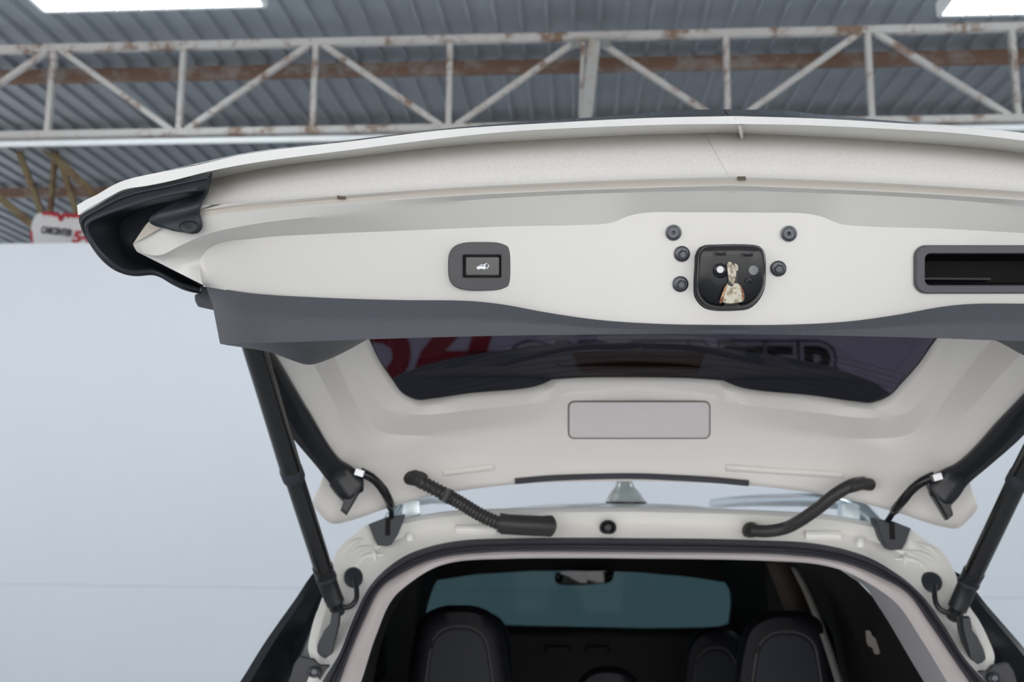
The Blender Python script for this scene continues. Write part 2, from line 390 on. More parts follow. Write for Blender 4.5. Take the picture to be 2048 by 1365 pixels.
# --- tailgate inner panel (left half traced, mirrored)
rA = [(423, 345), (520, 327), (620, 313), (760, 294), (900, 280), (1100, 266), (1300, 257), (1482, 252)]
rB = [(420, 372), (520, 352), (700, 326), (900, 304), (1100, 290), (1300, 281), (1482, 277)]
rC = [(402, 411), (500, 405), (700, 390), (900, 376), (1100, 366), (1300, 358), (1482, 353)]
rD = [(266, 488), (282, 464), (299, 443), (345, 434), (401, 424), (500, 414), (700, 397), (900, 384), (1100, 374), (1300, 367), (1482, 363)]
rD2 = [(268, 494), (290, 470), (318, 456), (365, 443), (420, 434), (500, 423), (700, 407), (900, 393), (1100, 383), (1300, 376), (1482, 371)]
rE = [(274, 504), (318, 511), (364, 490), (408, 471), (452, 459), (540, 444), (630, 434), (760, 420), (900, 404), (1100, 391), (1300, 384), (1482, 381)]
rF = [(405, 570), (400, 545), (399, 522), (423, 494), (511, 477), (630, 469), (800, 462), (1024, 453), (1170, 450), (1222, 446), (1258, 432), (1290, 426), (1380, 425), (1463, 425)]
rG = [(411, 573), (418, 575), (430, 577), (500, 588), (640, 597), (800, 602), (940, 604), (1000, 610), (1100, 628), (1200, 642), (1330, 650), (1456, 652)]
prow = [full(row(rA, 1.180, K1), NH), full(row(rB, 1.150, K1), NH), full(row(rC, 1.098, K1), NH), full(row(rD, 1.103, K1), NH),
        full(row(rD2, 1.106, K1), NH), full(row(rE, 1.116, K1), NH), full(row(rF, 1.140, K2), NH), full(row(rG, 1.165, K2), NH)]
subs = [4, 8, 2, 2, 4, 6, 26]
pr = rows_between(prow, subs)
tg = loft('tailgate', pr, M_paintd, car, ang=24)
tag(tg, 'raised white tailgate with pale inner panel and dark trim')
SP = Surf(tg, (0, -0.965, -0.26))
# red: dusty band between the folds; green: painted brown shade under lip and step
ca = tg.data.color_attributes.new('dust_shade', 'FLOAT_COLOR', 'POINT')
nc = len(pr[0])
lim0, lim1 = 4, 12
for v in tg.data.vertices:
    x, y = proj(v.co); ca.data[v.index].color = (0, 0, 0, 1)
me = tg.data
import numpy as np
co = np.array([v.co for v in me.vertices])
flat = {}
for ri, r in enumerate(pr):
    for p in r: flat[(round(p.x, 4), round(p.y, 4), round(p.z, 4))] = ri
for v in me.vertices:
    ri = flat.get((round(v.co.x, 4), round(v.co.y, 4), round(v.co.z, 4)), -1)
    if 0 <= ri < lim0 + 2: ca.data[v.index].color = (0, min(1.0, 1.0 - (ri - 2) / 4), 0, 1)  # shade below the lip painted brown, fading out
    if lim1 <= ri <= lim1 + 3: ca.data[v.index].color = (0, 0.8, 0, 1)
    if lim0 <= ri <= lim1:
        t = (ri - lim0) / (lim1 - lim0); ca.data[v.index].color = (min(1, t * 4, (1 - t) * 6), max(0, 0.6 - t * 3), 0, 1)
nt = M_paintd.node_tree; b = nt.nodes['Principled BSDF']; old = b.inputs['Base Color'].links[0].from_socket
at_ = nt.nodes.new('ShaderNodeAttribute'); at_.attribute_name = 'dust_shade'
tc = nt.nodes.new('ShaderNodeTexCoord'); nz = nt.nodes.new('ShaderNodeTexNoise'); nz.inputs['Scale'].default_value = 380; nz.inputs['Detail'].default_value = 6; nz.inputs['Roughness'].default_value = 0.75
nt.links.new(tc.outputs['Object'], nz.inputs['Vector'])
mm = nt.nodes.new('ShaderNodeMath'); mm.operation = 'MULTIPLY_ADD'; mm.inputs[1].default_value = 1.6; mm.inputs[2].default_value = -0.22; nt.links.new(nz.outputs['Fac'], mm.inputs[0])
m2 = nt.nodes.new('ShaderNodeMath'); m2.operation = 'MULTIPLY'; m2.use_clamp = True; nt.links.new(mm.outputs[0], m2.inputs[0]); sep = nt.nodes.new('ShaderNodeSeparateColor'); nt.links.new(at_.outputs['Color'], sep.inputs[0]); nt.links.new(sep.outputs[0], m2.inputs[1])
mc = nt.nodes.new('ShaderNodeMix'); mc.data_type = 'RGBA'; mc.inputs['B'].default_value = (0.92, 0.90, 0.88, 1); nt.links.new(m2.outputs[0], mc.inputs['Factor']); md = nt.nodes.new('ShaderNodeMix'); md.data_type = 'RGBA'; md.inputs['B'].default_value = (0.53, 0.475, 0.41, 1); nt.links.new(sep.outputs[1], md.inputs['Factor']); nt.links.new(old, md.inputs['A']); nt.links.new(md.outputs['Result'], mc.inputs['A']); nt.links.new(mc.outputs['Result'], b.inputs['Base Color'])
mr = nt.nodes.new('ShaderNodeMath'); mr.operation = 'MULTIPLY_ADD'; mr.inputs[1].default_value = 0.5; mr.inputs[2].default_value = 0.30; nt.links.new(m2.outputs[0], mr.inputs[0]); nt.links.new(mr.outputs[0], b.inputs['Roughness'])
mk = nt.nodes.new('ShaderNodeMath'); mk.operation = 'MULTIPLY_ADD'; mk.inputs[1].default_value = -0.35; mk.inputs[2].default_value = 0.35; nt.links.new(sep.outputs[0], mk.inputs[0]); nt.links.new(mk.outputs[0], b.inputs['Coat Weight'])
# openings behind the two bezels
holes = [(915, 503, 1011, 563), (1840, 502, 2170, 578)]
hp = [(SP(965, 533), SP(2000, 540))]
bm = bmesh.new(); bm.from_mesh(me); kill = []
for f in bm.faces:
    x, y = proj(f.calc_center_median())
    if any(a < x < c and b_ < y < d for a, b_, c, d in holes): kill.append(f)
bmesh.ops.delete(bm, geom=kill, context='FACES'); bm.to_mesh(me); bm.free()

# --- outer lip, painted skin, carbon film
c0 = [(154, 411), (172, 400), (195, 389), (220, 374), (246, 362), (293, 350), (342, 341), (390, 331), (500, 307), (700, 283), (900, 259), (1100, 246), (1300, 236), (1482, 232)]
c1 = [(156, 431), (172, 419), (195, 407), (220, 393), (246, 380), (293, 372), (342, 362), (422, 342), (500, 327), (700, 300), (900, 275), (1024, 263), (1200, 254), (1350, 249), (1482, 248)]
rL1 = full(row(c0, 1.078, K1), NH); rL2 = full(row(c1, 1.070, K1), NH)
rL3 = [p + Vector((0, 0.105, 0.047)) for p in rL2]
rS = [p + Vector((0, 0.02, 0.006)) for p in rL1]
lp = loft('outer_lip', [rS, rL1, [a.lerp(b, .5) for a, b in zip(rL1, rL2)], rL2, rL3], mat('lip_paint_lightened', (0.93, 0.93, 0.92), 0.25, coat=0.5, vary=0.01), tg, ang=22)  # car white lightened so the lip looks brightly lit
k0 = [(300, 349), (500, 304.5), (700, 280), (900, 256), (1100, 241), (1230, 231), (1300, 225), (1340, 220), (1400, 219), (1476, 219)]
rK = full(row(k0, 1.11, K1), NH); rK2 = full(row([(300, 350), (500, 308), (700, 284), (900, 260), (1100, 247), (1300, 237), (1482, 233)], 1.088, K1), NH)
loft('carbon_film_strip', [rK2, rK, [p + Vector((0, .06, .0)) for p in rK]], M_carb, tg, ang=60)
# outer skin going back to the glass
sk0 = full(row(c0, 1.10, K1), NH)
sk = [sk0, [Vector((p.x * 0.98, p.y + 0.16, p.z + 0.015)) for p in sk0], [Vector((p.x * 0.93, p.y + 0.36, p.z - 0.02)) for p in sk0], [Vector((p.x * 0.86, p.y + 0.55, p.z - 0.06)) for p in sk0]]
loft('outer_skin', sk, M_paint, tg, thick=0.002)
# centre fin under the lip
fa, fb = SP(1484, 278, 0), at(1479, 250, 1.078)
f0 = at(1484, 250, 1.17)
obj('centre_fin', [fa + Vector((x, 0, 0)) for x in (-.0018, .0018)] + [fb + Vector((x, 0, 0)) for x in (-.0018, .0018)] + [f0 + Vector((x, 0, 0)) for x in (-.0018, .0018)], [(0, 2, 4), (1, 3, 5), (0, 1, 3, 2), (2, 3, 5, 4), (0, 1, 5, 4)], M_paint, tg, smooth=False)
# small drain slots
for (x, y) in ((683, 395), (1483, 357), (2270, 402)):
    q = rrect(x, y, 17, 8, 1.5, 2)
    stack('drain_slot', [SP.flat(q, 0.0015), SP.flat(rrect(x, y, 15, 6, 1.5, 2), 0.0018), SP.flat(rrect(x, y, 14, 5, 1.2, 2), -0.006)], M_slot, tg, smooth=False)

# --- dark trim strip along the lower edge of the panel
rH = [(440, 688), (448, 688.5), (500, 687), (600, 684), (740, 679), (1000, 672), (1240, 669), (1456, 668)]
rGm = [(425, 610), (430, 612), (445, 620), (500, 630), (640, 640), (800, 643), (940, 643), (1000, 645), (1100, 650), (1200, 656), (1330, 660), (1456, 660)]
rGt = [(x, y - 1.5) for x, y in rG]
rH2 = [(455, 691, 1.36), (495, 697, 1.38), (540, 705, 1.40), (578, 719, 1.42), (618, 730, 1.44), (650, 722, 1.45), (700, 699, 1.46), (745, 674, 1.46), (800, 655, 1.46), (1000, 640, 1.46), (1373, 632, 1.46)]
rH3 = [(440, 660, 1.60), (520, 668, 1.60), (600, 672, 1.60), (760, 655, 1.60), (1000, 630, 1.62), (1338, 620, 1.64)]
tr_rows = [full(row(rGt, 1.166, K2), NH), full(row(rGt, 1.158, K2), NH), full(row(rGm, 1.150, K2), NH), full(row(rH, 1.152, K2), NH), full(row(rH, 1.160, K2, 0.006), NH), full(row(rH2), NH), full(row(rH3), NH)]
for ri in (1, 2, 3, 4):
    rr = tr_rows[ri]; m = 16
    for i in range(m):
        f = (1 - i / m) ** 2 * (0.05 if ri > 1 else 0.02)
        p = CAM + (rr[i] - CAM) * (1 + f / rr[i].y); rr[i] = p; rr[-1 - i] = mx(p)
loft('lower_trim', rows_between(tr_rows, [1, 4, 4, 1, 4, 3]), M_trim, tg, ang=42)

# --- tail lamp housings at the corners
ra = [(422, 345, 1.155), (400, 350, 1.158), (342, 365, 1.17), (246, 384, 1.19), (195, 411, 1.20), (158, 436, 1.205), (160, 450, 1.21), (178, 484, 1.22), (204, 521, 1.23), (228, 539, 1.24), (248, 549, 1.25), (272, 553, 1.26), (306, 551, 1.275), (320, 555, 1.28), (342, 568, 1.29), (366, 580, 1.30), (400, 588, 1.32)]
rb1 = [(418, 356, 1.158), (398, 360, 1.16), (345, 372, 1.172), (250, 394, 1.192), (200, 419, 1.202), (166, 441, 1.207), (166, 454, 1.212), (182, 485, 1.222), (208, 520, 1.232), (232, 539, 1.242), (250, 546, 1.252), (272, 550, 1.262), (306, 548, 1.277), (321, 552, 1.282), (346, 567, 1.292), (372, 579, 1.302), (402, 586, 1.322)]
rb = [(397, 379, 1.150), (350, 387, 1.160), (294, 401, 1.172), (247, 416, 1.18), (203, 432, 1.19), (177, 447, 1.195), (175, 459, 1.20), (189, 488, 1.21), (215, 518, 1.22), (241, 538, 1.235), (271, 545, 1.25), (306, 543, 1.265), (323, 549, 1.27), (353, 566, 1.285), (400, 580, 1.31)]
rc = [(412, 388, 1.20), (360, 402, 1.225), (300, 414, 1.25), (262, 430, 1.265), (240, 452, 1.275), (243, 485, 1.285), (256, 508, 1.29), (290, 526, 1.30), (318, 533, 1.305), (350, 550, 1.31), (400, 577, 1.33)]
rd = [(401, 412, 1.215), (330, 430, 1.25), (299, 441, 1.265), (264, 484, 1.28), (265, 499, 1.28), (273, 506, 1.28), (306, 515, 1.285), (318, 518, 1.285), (403, 574, 1.315)]
def side_loft(name, rws, m, parent, n=70, sub=3, **kw):
    R = [resample(row(r), n) for r in rws]; R = rows_between(R, sub)
    for s in (0, 1): loft(name, R if s == 0 else [[mx(p) for p in r] for r in R], m, parent, **kw)
side_loft('lamp_housing', [ra, rb1, rb], M_darkp, tg, ang=30)
re_ = [(415, 420, 1.26), (345, 440, 1.29), (318, 455, 1.30), (290, 478, 1.31), (285, 490, 1.31), (292, 498, 1.31), (315, 505, 1.31), (335, 512, 1.31), (420, 565, 1.34)]
side_loft('lamp_recess', [rb, rc, rd, re_], M_darkp, tg, ang=50)
# fixing bracket that overlaps the panel, with its round plug
bo = [(423, 344), (417, 383), (402, 412), (400, 427), (405, 449), (404, 458), (398, 466), (385, 469), (341, 460), (312, 450), (299, 441), (320, 427), (360, 398), (398, 376), (404, 350)]
def both(fn):
    for s in (0, 1): fn(lambda P: P if s == 0 else mx(P))
def brk(mp):
    def q(x, y):
        h = SP.t.ray_cast(CAM, ray(x, y)); d = min(h[0].y, 1.20) - 0.007 if h[0] is not None else 1.187
        return at(x, y, d)
    e1 = [q(x, y) for x, y in ((423, 345), (417, 383), (402, 412), (400, 427), (405, 449), (403, 459), (396, 466), (384, 469))]
    e2 = [q(x, y) for x, y in ((402, 362), (392, 386), (360, 402), (325, 422), (299, 441), (312, 450), (341, 460), (384, 469))]
    R_ = rows_between([resample(e1, 40), resample(e2, 40)], 6)
    loft('lamp_bracket', [[mp(p) for p in r] for r in R_], M_darkp, tg, thick=0.003, ang=50)
    for rr_, w_ in ((rb1, 0.0022), (rb, 0.0026)):
        tube('housing_edge_bead', [mp(p + Vector((0, -0.002, 0))) for p in resample(row(rr_), 70)], w_, M_darkp, tg, n=8)
    cp = [[mp(at(x, y, d)) for x, y in circ(377, 454, r, 20, 0.62)] for r, d in ((20, 1.19), (19, 1.172), (16, 1.170))]
    stack('round_plug', cp, M_black, tg, ang=50)
both(brk)
def sclip(mp):
    q = [(389, 590), (401, 586), (401, 572), (416, 575), (432, 622), (396, 614), (390, 602)]
    stack('side_clip', [[mp(at(x, y, 1.335)) for x, y in q], [mp(at(x, y, 1.36)) for x, y in q]], M_trim, tg, smooth=False, bevel=0.002)
both(sclip)

# --- latch
lo = [(1399, 495), (1410, 490.5), (1430, 489.5), (1500, 489.5), (1517, 492), (1527, 501), (1531, 515), (1532, 545), (1530, 575), (1522, 595), (1510, 610), (1494, 620), (1480, 622), (1424, 622), (1408, 617), (1396, 606), (1388, 592), (1387, 575), (1389, 530), (1391, 508)]
def rs2(q, n=48):
    p = resample([Vector((x, y, 0)) for x, y in q] + [Vector((q[0][0], q[0][1], 0))], n + 1)[:-1]; return [(a.x, a.y) for a in p]
def inset(q, sx, sy, ox, oy):
    cx = sum(p[0] for p in q) / len(q); cy = sum(p[1] for p in q) / len(q)
    return [(cx + ox + (x - cx) * sx, cy + oy + (y - cy) * sy) for x, y in q]
lo = rs2(lo)
stack('latch_gasket', [SP.flat(lo, -0.002), SP.flat(lo, 0.0025), SP.flat(inset(lo, .97, .97, 0, 0), 0.004)], M_black, tg)
lc = [inset(lo, .965, .95, 2, -1), inset(lo, .95, .93, 2.5, -2), inset(lo, .93, .87, 3, -6), inset(lo, .90, .80, 3, -10), inset(lo, .85, .73, 3, -13), inset(lo, .55, .46, 3, -14)]
LO = [0.002, 0.010, 0.017, 0.0205, 0.0220, 0.0222]
stack('latch_cover', [SP.flat(q, o) for q, o in zip(lc, LO)], M_blackg, tg, ang=60)
def onlatch(q, o): return SP.flat(q, o)
slot = rs2([(1457, 523), (1466, 521.5), (1477, 524), (1478, 545), (1476, 562), (1482, 575), (1489, 590), (1488, 604), (1478, 606), (1444, 606), (1439, 604), (1446, 585), (1455, 568), (1454, 545)], 40)
stack('latch_slot', [SP.flat(slot, 0.0150), SP.flat(slot, 0.0228), SP.flat(inset(slot, .97, .97, 0, 0), 0.0230)], M_black, tg, smooth=False)
def disc(name, q, o0, o1, m, par=tg, b=0.85, **kw):
    return stack(name, [SP.flat(q, o0), SP.flat(q, o1 - (o1 - o0) * 0.2), SP.flat(inset(q, b, b, 0, 0), o1)], m, par, ang=50, **kw)
disc('latch_jaw', rs2([(1453, 530), (1456, 524.5), (1461, 524), (1467, 530), (1472, 536), (1473, 545), (1472, 558), (1469, 566), (1464, 570), (1459, 565), (1456, 552)], 30), 0.018, 0.0262, M_cream)
disc('latch_spur', rs2([(1466, 526), (1472, 527), (1477, 533), (1476, 541), (1473, 544), (1471, 534)], 16), 0.018, 0.0250, M_cream)
disc('striker_guide', rs2([(1454, 567), (1460, 572), (1464, 573), (1470, 565), (1477, 568), (1484, 578), (1488, 590), (1486, 603), (1478, 606), (1446, 605), (1444, 597), (1449, 582)], 36), 0.016, 0.0245, M_cream, b=0.96)
disc('guide_rust_edge', rs2([(1452, 568), (1454, 573), (1449, 588), (1446, 600), (1444, 606), (1439, 608), (1442, 594), (1447, 580)], 20), 0.016, 0.0252, M_rust)
disc('guide_rust_edge', rs2([(1479, 568), (1485, 578), (1489, 590), (1487, 602), (1483, 602), (1485, 591), (1481, 580)], 20), 0.016, 0.0252, M_rust)
disc('guide_bar', rrect(1463, 611, 34, 7, 3, 3), 0.004, 0.0215, M_blackg)
disc('pivot_ring', circ(1441, 542, 15), 0.018, 0.0245, M_blackg)
disc('pivot_rivet', circ(1440.5, 539.5, 8), 0.018, 0.0290, M_steel)
disc('grey_rivet', circ(1506.5, 541, 10.5), 0.018, 0.0245, mat('dull_rivet', (0.20, 0.21, 0.215), 0.45, metal=0.3))
for q in ((1439, 508, 30), (1493, 510, 30)): disc('embossed_bar', rrect(q[0], q[1], q[2], 9, 4, 4), 0.016, 0.0240, M_blackg)
disc('embossed_bar', rrect(1498, 562, 16, 9, 4, 4), 0.019, 0.0232, M_blackg)
# --- bolts
for (x, y) in ((1347, 465.5), (1578, 467.5)):
    r = stack('rubber_stop', [SP.flat(circ(x, y, 16.2), -0.001), SP.flat(circ(x, y, 16), 0.003), SP.flat(circ(x, y, 12.5), 0.0035), SP.flat(circ(x, y, 12), 0.0075), SP.flat(circ(x, y, 10.5), 0.0085), SP.flat(circ(x, y, 4), 0.0085), SP.flat(circ(x, y, 3.2), 0.003)], M_bolt, tg, ang=35)
for (x, y) in ((1364, 508), (1361, 568.5), (1557, 537.5)):
    hx = [(x + 2 + 10.2 * math.cos(math.radians(60 * i + 12)), y + 1 + 10.2 * math.sin(math.radians(60 * i + 12))) for i in range(6)]
    hx = [(a[0] + (b[0] - a[0]) * t / 4, a[1] + (b[1] - a[1]) * t / 4) for a, b in zip(hx, hx[1:] + hx[:1]) for t in range(4)]
    stack('flange_bolt', [SP.flat(circ(x, y, 16), -0.001), SP.flat(circ(x, y, 16), 0.0025), SP.flat(circ(x, y, 13), 0.004), SP.flat(circ(x + 1, y, 11.5), 0.0045)], M_bolt, tg, ang=35)
    stack('bolt_head', [SP.flat(hx, 0.003), SP.flat(hx, 0.0095), SP.flat(inset(hx, .86, .86, 0, 0), 0.0105), SP.flat(inset(hx, .6, .6, 0, 0), 0.0096)], M_bolt, tg, ang=30)
# --- power switch
def sellip(cx, cy, a, b, p=3.4, n=72):
    out = []
    for i in range(n):
        t = 2 * math.pi * i / n; c, s = math.cos(t), math.sin(t)
        r = 1 / ((abs(c) / a) ** p + (abs(s) / b) ** p) ** (1 / p); out.append((cx + r * c, cy + r * s))
    return out
def rect_ring(cx, cy, w, h, n=72):   # same angular order as sellip
    out = []
    for i in range(n):
        t = 2 * math.pi * i / n; c, s = math.cos(t), math.sin(t); k = 1 / max(abs(c) / (w / 2), abs(s) / (h / 2)); out.append((cx + k * c, cy + k * s))
    return out
CX, CY = 964, 533
stack('switch_bezel', [SP.flat(sellip(CX, CY, 68, 49), -0.003), SP.flat(sellip(CX, CY, 67.5, 48.5), 0.003), SP.flat(sellip(CX, CY, 66, 47), 0.0048), SP.flat(rect_ring(CX, CY, 81, 50), 0.006), SP.flat(rect_ring(CX, CY, 77, 46), 0.005), SP.flat(rect_ring(CX, CY, 76, 45), -0.012)], M_bezel, tg, caps=(False, True), ang=25)
stack('switch_button', [SP.flat(rrect(965, 533, 69, 39, 3, 4), -0.010), SP.flat(rrect(965, 533, 69, 39, 3, 4), 0.0015), SP.flat(rrect(965, 532.5, 65, 35, 3, 4), 0.003)], mat('button_gloss', (0.055, 0.052, 0.052), 0.28, coat=0.4), tg, ang=35)
def icon(polys, nm='car_icon'):
    vs, fs = [], []
    for q in polys:
        b0 = len(vs); n = len(q)
        vs += [SP2(x, y, 0.0033) for x, y in q] + [SP2(x, y, 0.0025) for x, y in q]
        fs.append(tuple(range(b0, b0 + n)))
        fs += [(b0 + i, b0 + (i + 1) % n, b0 + n + (i + 1) % n, b0 + n + i) for i in range(n)]
    obj(nm, vs, fs, M_icon, tg, smooth=False)
_c = SP(965, 533, 0)
def SP2(x, y, o):
    r = ray(x, y); c = _c + SP.n * o; return CAM + r * ((c - CAM).dot(SP.n) / r.dot(SP.n))
def Z(q): return [(860 + x / 9.1, 460 + y / 9.1) for x, y in q]
icon([Z([(845, 690), (860, 668), (895, 660), (905, 645), (905, 662), (1003, 662), (1018, 665), (1020, 690), (1008, 706), (995, 722), (978, 722), (966, 710), (905, 710), (890, 722), (870, 722), (856, 708)]),
      Z([(895, 660), (920, 635), (990, 630), (1010, 612), (1040, 610), (1048, 618), (1022, 622), (1003, 640), (1000, 662), (990, 662), (988, 645), (925, 648), (905, 664)]),
      Z([(1058, 625), (1070, 640), (1076, 640), (1070, 670), (1052, 695), (1052, 705), (1032, 715), (1034, 690), (1042, 692), (1056, 668), (1060, 645)])])
# --- pull handle recess
hc, hy = 2001, 539
stack('handle_bezel', [SP.loop(rrect(hc, hy, 348, 97, 24), -0.003), SP.loop(rrect(hc, hy, 348, 97, 24), 0.003), SP.loop(rrect(hc, hy, 342, 91, 22), 0.006), SP.loop(rrect(hc, hy, 312, 66, 12), 0.006), SP.loop(rrect(hc, hy, 306, 62, 10), 0.003)], M_bez2, tg, caps=(False, False), ang=30)
stack('handle_pocket', [SP.loop(rrect(hc, hy, 308, 64, 11), 0.003), SP.loop(rrect(hc, hy + 2, 300, 60, 10), -0.026), SP.loop(rrect(hc, hy + 8, 290, 44, 10), -0.045)], M_cab, tg, caps=(False, True), ang=40)
obj('pocket_ledge', boxverts(SP(1850, 560, -0.012), SP(1986, 561, -0.012), 0.012, 0.004), BF, M_black, tg, smooth=False, bevel=0.0015)

# --- rear window frame, glass, spoiler
G0 = [(712, 620, 1.74), (737, 678, 1.83), (756, 719, 1.865), (783, 760, 1.90), (804, 787, 1.925), (834, 801, 1.945), (862, 799, 1.96), (939, 788, 1.99), (1062, 776, 2.03), (1084, 770, 2.035), (1110, 759, 2.045), (1161, 756, 2.05), (1275, 755, 2.055)]
G1 = [(695, 620, 1.73), (721, 680, 1.82), (742, 724, 1.855), (770, 768, 1.89), (795, 798, 1.92), (832, 813, 1.94), (864, 811, 1.955), (939, 801, 1.985), (1062, 789, 2.025), (1092, 782, 2.03), (1118, 771, 2.04), (1165, 768, 2.045), (1275, 767, 2.05)]
G2 = [(674, 620, 1.715), (701, 688, 1.80), (728, 753, 1.855), (763, 811, 1.905), (785, 822, 1.92), (807, 827, 1.935), (858, 829, 1.955), (939, 820, 1.985), (1062, 807, 2.025), (1100, 801, 2.035), (1135, 791, 2.042), (1200, 786, 2.048), (1275, 785, 2.052)]
G3 = [(575, 630, 1.60), (633, 742, 1.74), (670, 811, 1.83), (708, 872, 1.905), (733, 898, 1.94), (763, 909, 1.97), (824, 913, 2.01), (893, 911, 2.04), (1080, 895, 2.075), (1275, 891, 2.085)]
G3m = [(620, 625, 1.70), (668, 716, 1.80), (700, 784, 1.875), (735, 842, 1.93), (760, 862, 1.955), (785, 868, 1.975), (841, 871, 2.00), (916, 866, 2.03), (1070, 851, 2.06), (1275, 840, 2.072)]
G4 = [(510, 640, 1.57), (547, 708, 1.66), (619, 825, 1.80), (681, 920, 1.915), (698, 931, 1.94), (740, 940, 1.97), (800, 945, 2.01), (900, 938, 2.05), (1080, 924, 2.085), (1275, 919, 2.095)]
G5 = [(500, 660, 1.62), (590, 850, 1.83), (650, 945, 1.93), (640, 975, 1.95), (625, 1004, 1.965), (640, 1028, 1.975), (662, 1047, 1.98), (690, 1044, 1.99), (773, 1017, 2.02), (880, 989, 2.06), (1030, 969, 2.09), (1273, 962, 2.105)]
fr = [full(row(g), NH) for g in (G0, G1, G2, G3m, G3, G4, G5)]
wf = loft('window_frame', rows_between(fr, [1, 3, 4, 4, 3, 4]), M_frame, tg, ang=30, thick=0.004, off=0)
SW = Surf(wf, (0, -0.97, -0.2))
# glass : spans the frame opening and on behind the trim
g0 = full(row(G0, dd=0.006), NH)
gtop = [Vector((p.x * 0.93, p.y - 0.0, p.z)) for p in g0]
gl_rows = []
ctr = [Vector((p.x, 0, 0)) for p in g0]
half = resample(row([(705, 620, 1.75), (731, 682, 1.845), (752, 724, 1.88), (780, 768, 1.915), (802, 795, 1.94), (834, 810, 1.96), (862, 810, 1.975), (939, 803, 2.01), (1062, 792, 2.045), (1161, 786, 2.065), (1275, 784, 2.07)], dd=0.034), NH)
half = [Vector((min(p.x * 1.06, 0.0), p.y, p.z)) for p in half]; half[-1].x = 0.0
gl_rows = []
for t in range(15):
    f = t / 14
    r = []
    for i, p in enumerate(half):
        # slide each edge point up the slope of the glass to the hidden lower edge
        tx = p.x; ty, tz = 1.60 + 0.1 * (p.x / 0.5) ** 2 * 0.6, 1.65 + 0.47 - 0.25 * p.x ** 2
        r.append(p.lerp(Vector((tx, ty, tz)), f))
    gl_rows.append(r + [mx(q) for q in reversed(r[:-1])])
rg = loft('rear_glass', gl_rows, M_gl, tg, ang=80)
loft('glass_edge_band', [full(row(G0, dd=0.002), NH), full(row([(x + (3.5 if i < 6 else 0), y - (0.5 if i < 5 else 3.0), d) for i, (x, y, d) in enumerate(G0)], dd=0.004), NH)], M_black, tg)
# spoiler behind the glass with its brake lamp
s0 = [(740, 800, 2.10), (782, 761, 2.13), (871, 729, 2.17), (1008, 704, 2.22), (1127, 692, 2.25), (1255, 689, 2.26)]
s1 = [(735, 830, 2.10), (800, 800, 2.12), (1000, 780, 2.16), (1260, 765, 2.18)]
s2 = [(740, 905, 2.10), (850, 900, 2.12), (1000, 890, 2.14), (1265, 880, 2.16)]
sm0 = full(row(s0), NH)
loft('spoiler', rows_between([[p + Vector((0, .05, .012)) for p in sm0], sm0, full(row(s1), NH), full(row(s2), NH)], 4), M_spo, tg, ang=40)
lq = [(1143, 705), (1200, 703), (1280, 703), (1360, 704), (1409, 706), (1402, 735), (1392, 749), (1380, 750), (1280, 747), (1180, 747), (1165, 748), (1153, 735)]
stack('brake_lamp', [[at(x, y, 2.145) for x, y in lq], [at(x, y, 2.125) for x, y in lq], [at(1276 + (x - 1276) * .97, 727 + (y - 727) * .9, 2.12) for x, y in lq]], M_red, tg, smooth=False)
# heating wires on the glass
SG = Surf(rg, (0, -0.8, -0.6)); vs, fs = [], []
for k in range(11):
    path = []
    for i in range(41):
        x = 725 + 1150 * i / 40; y = 668 + k * 11.5 + 70 * ((x - 1290) / 480) ** 2
        hit = SG.t.ray_cast(CAM, ray(x, y))
        ex = abs(x - 1290)
        if hit[0] is not None and y < 805 and (ex > 190 or y < 750): path.append(hit[0] + SG.n * 0.001)
        elif len(path) > 1: 
            L = [ringpts(p, Vector((1, 0, 0)), 0.0004, 4) for p in path]; b0 = len(vs); vs += [p for l in L for p in l]; fs += gridfaces(len(L), 4, True, b0); path = []
        else: path = []
    if len(path) > 1:
        L = [ringpts(p, Vector((1, 0, 0)), 0.0004, 4) for p in path]; b0 = len(vs)
        vs += [p for l in L for p in l]; fs += gridfaces(len(L), 4, True, b0)
hw = obj('heating_wires', vs, fs, M_wire, tg, smooth=False); hw['kind'] = 'stuff'
# inner service cover
q0 = rrect(1278, 840, 284, 76, 12); q1 = rrect(1278, 840, 279, 71, 10); q2 = rrect(1278, 840, 276, 68, 9)
stack('cover_gap', [SW.loop(q0, -0.001), SW.loop(q0, 0.0032), SW.loop(q1, 0.0034)], M_slot, tg, ang=40)
stack('service_cover', [SW.loop(q1, -0.001), SW.loop(q1, 0.0050), SW.loop(q2, 0.0058)], mat('cover_plastic', (0.70, 0.67, 0.67), 0.5, vary=0.01), tg, ang=40)
# rubber strip at the hinge edge
rp = [at(x, y, d) for x, y, d in ((1030, 963, 2.085), (1100, 957, 2.09), (1200, 953.5, 2.095), (1275, 953, 2.097), (1350, 956, 2.095), (1420, 960, 2.09), (1497, 967, 2.085))]
tube('hinge_rubber_strip', rp, 0.0085, M_rub, tg, n=8, samples=24, sq=0.75)
for a, b in (((885, 946), (985, 934)), ((1452, 935), (1685, 950))):
    tube('stiffening_bead', [SW(a[0] + (b[0] - a[0]) * t / 6, a[1] + (b[1] - a[1]) * t / 6, 0.0) for t in range(7)], 0.0085, M_frame, tg, n=10, samples=16)
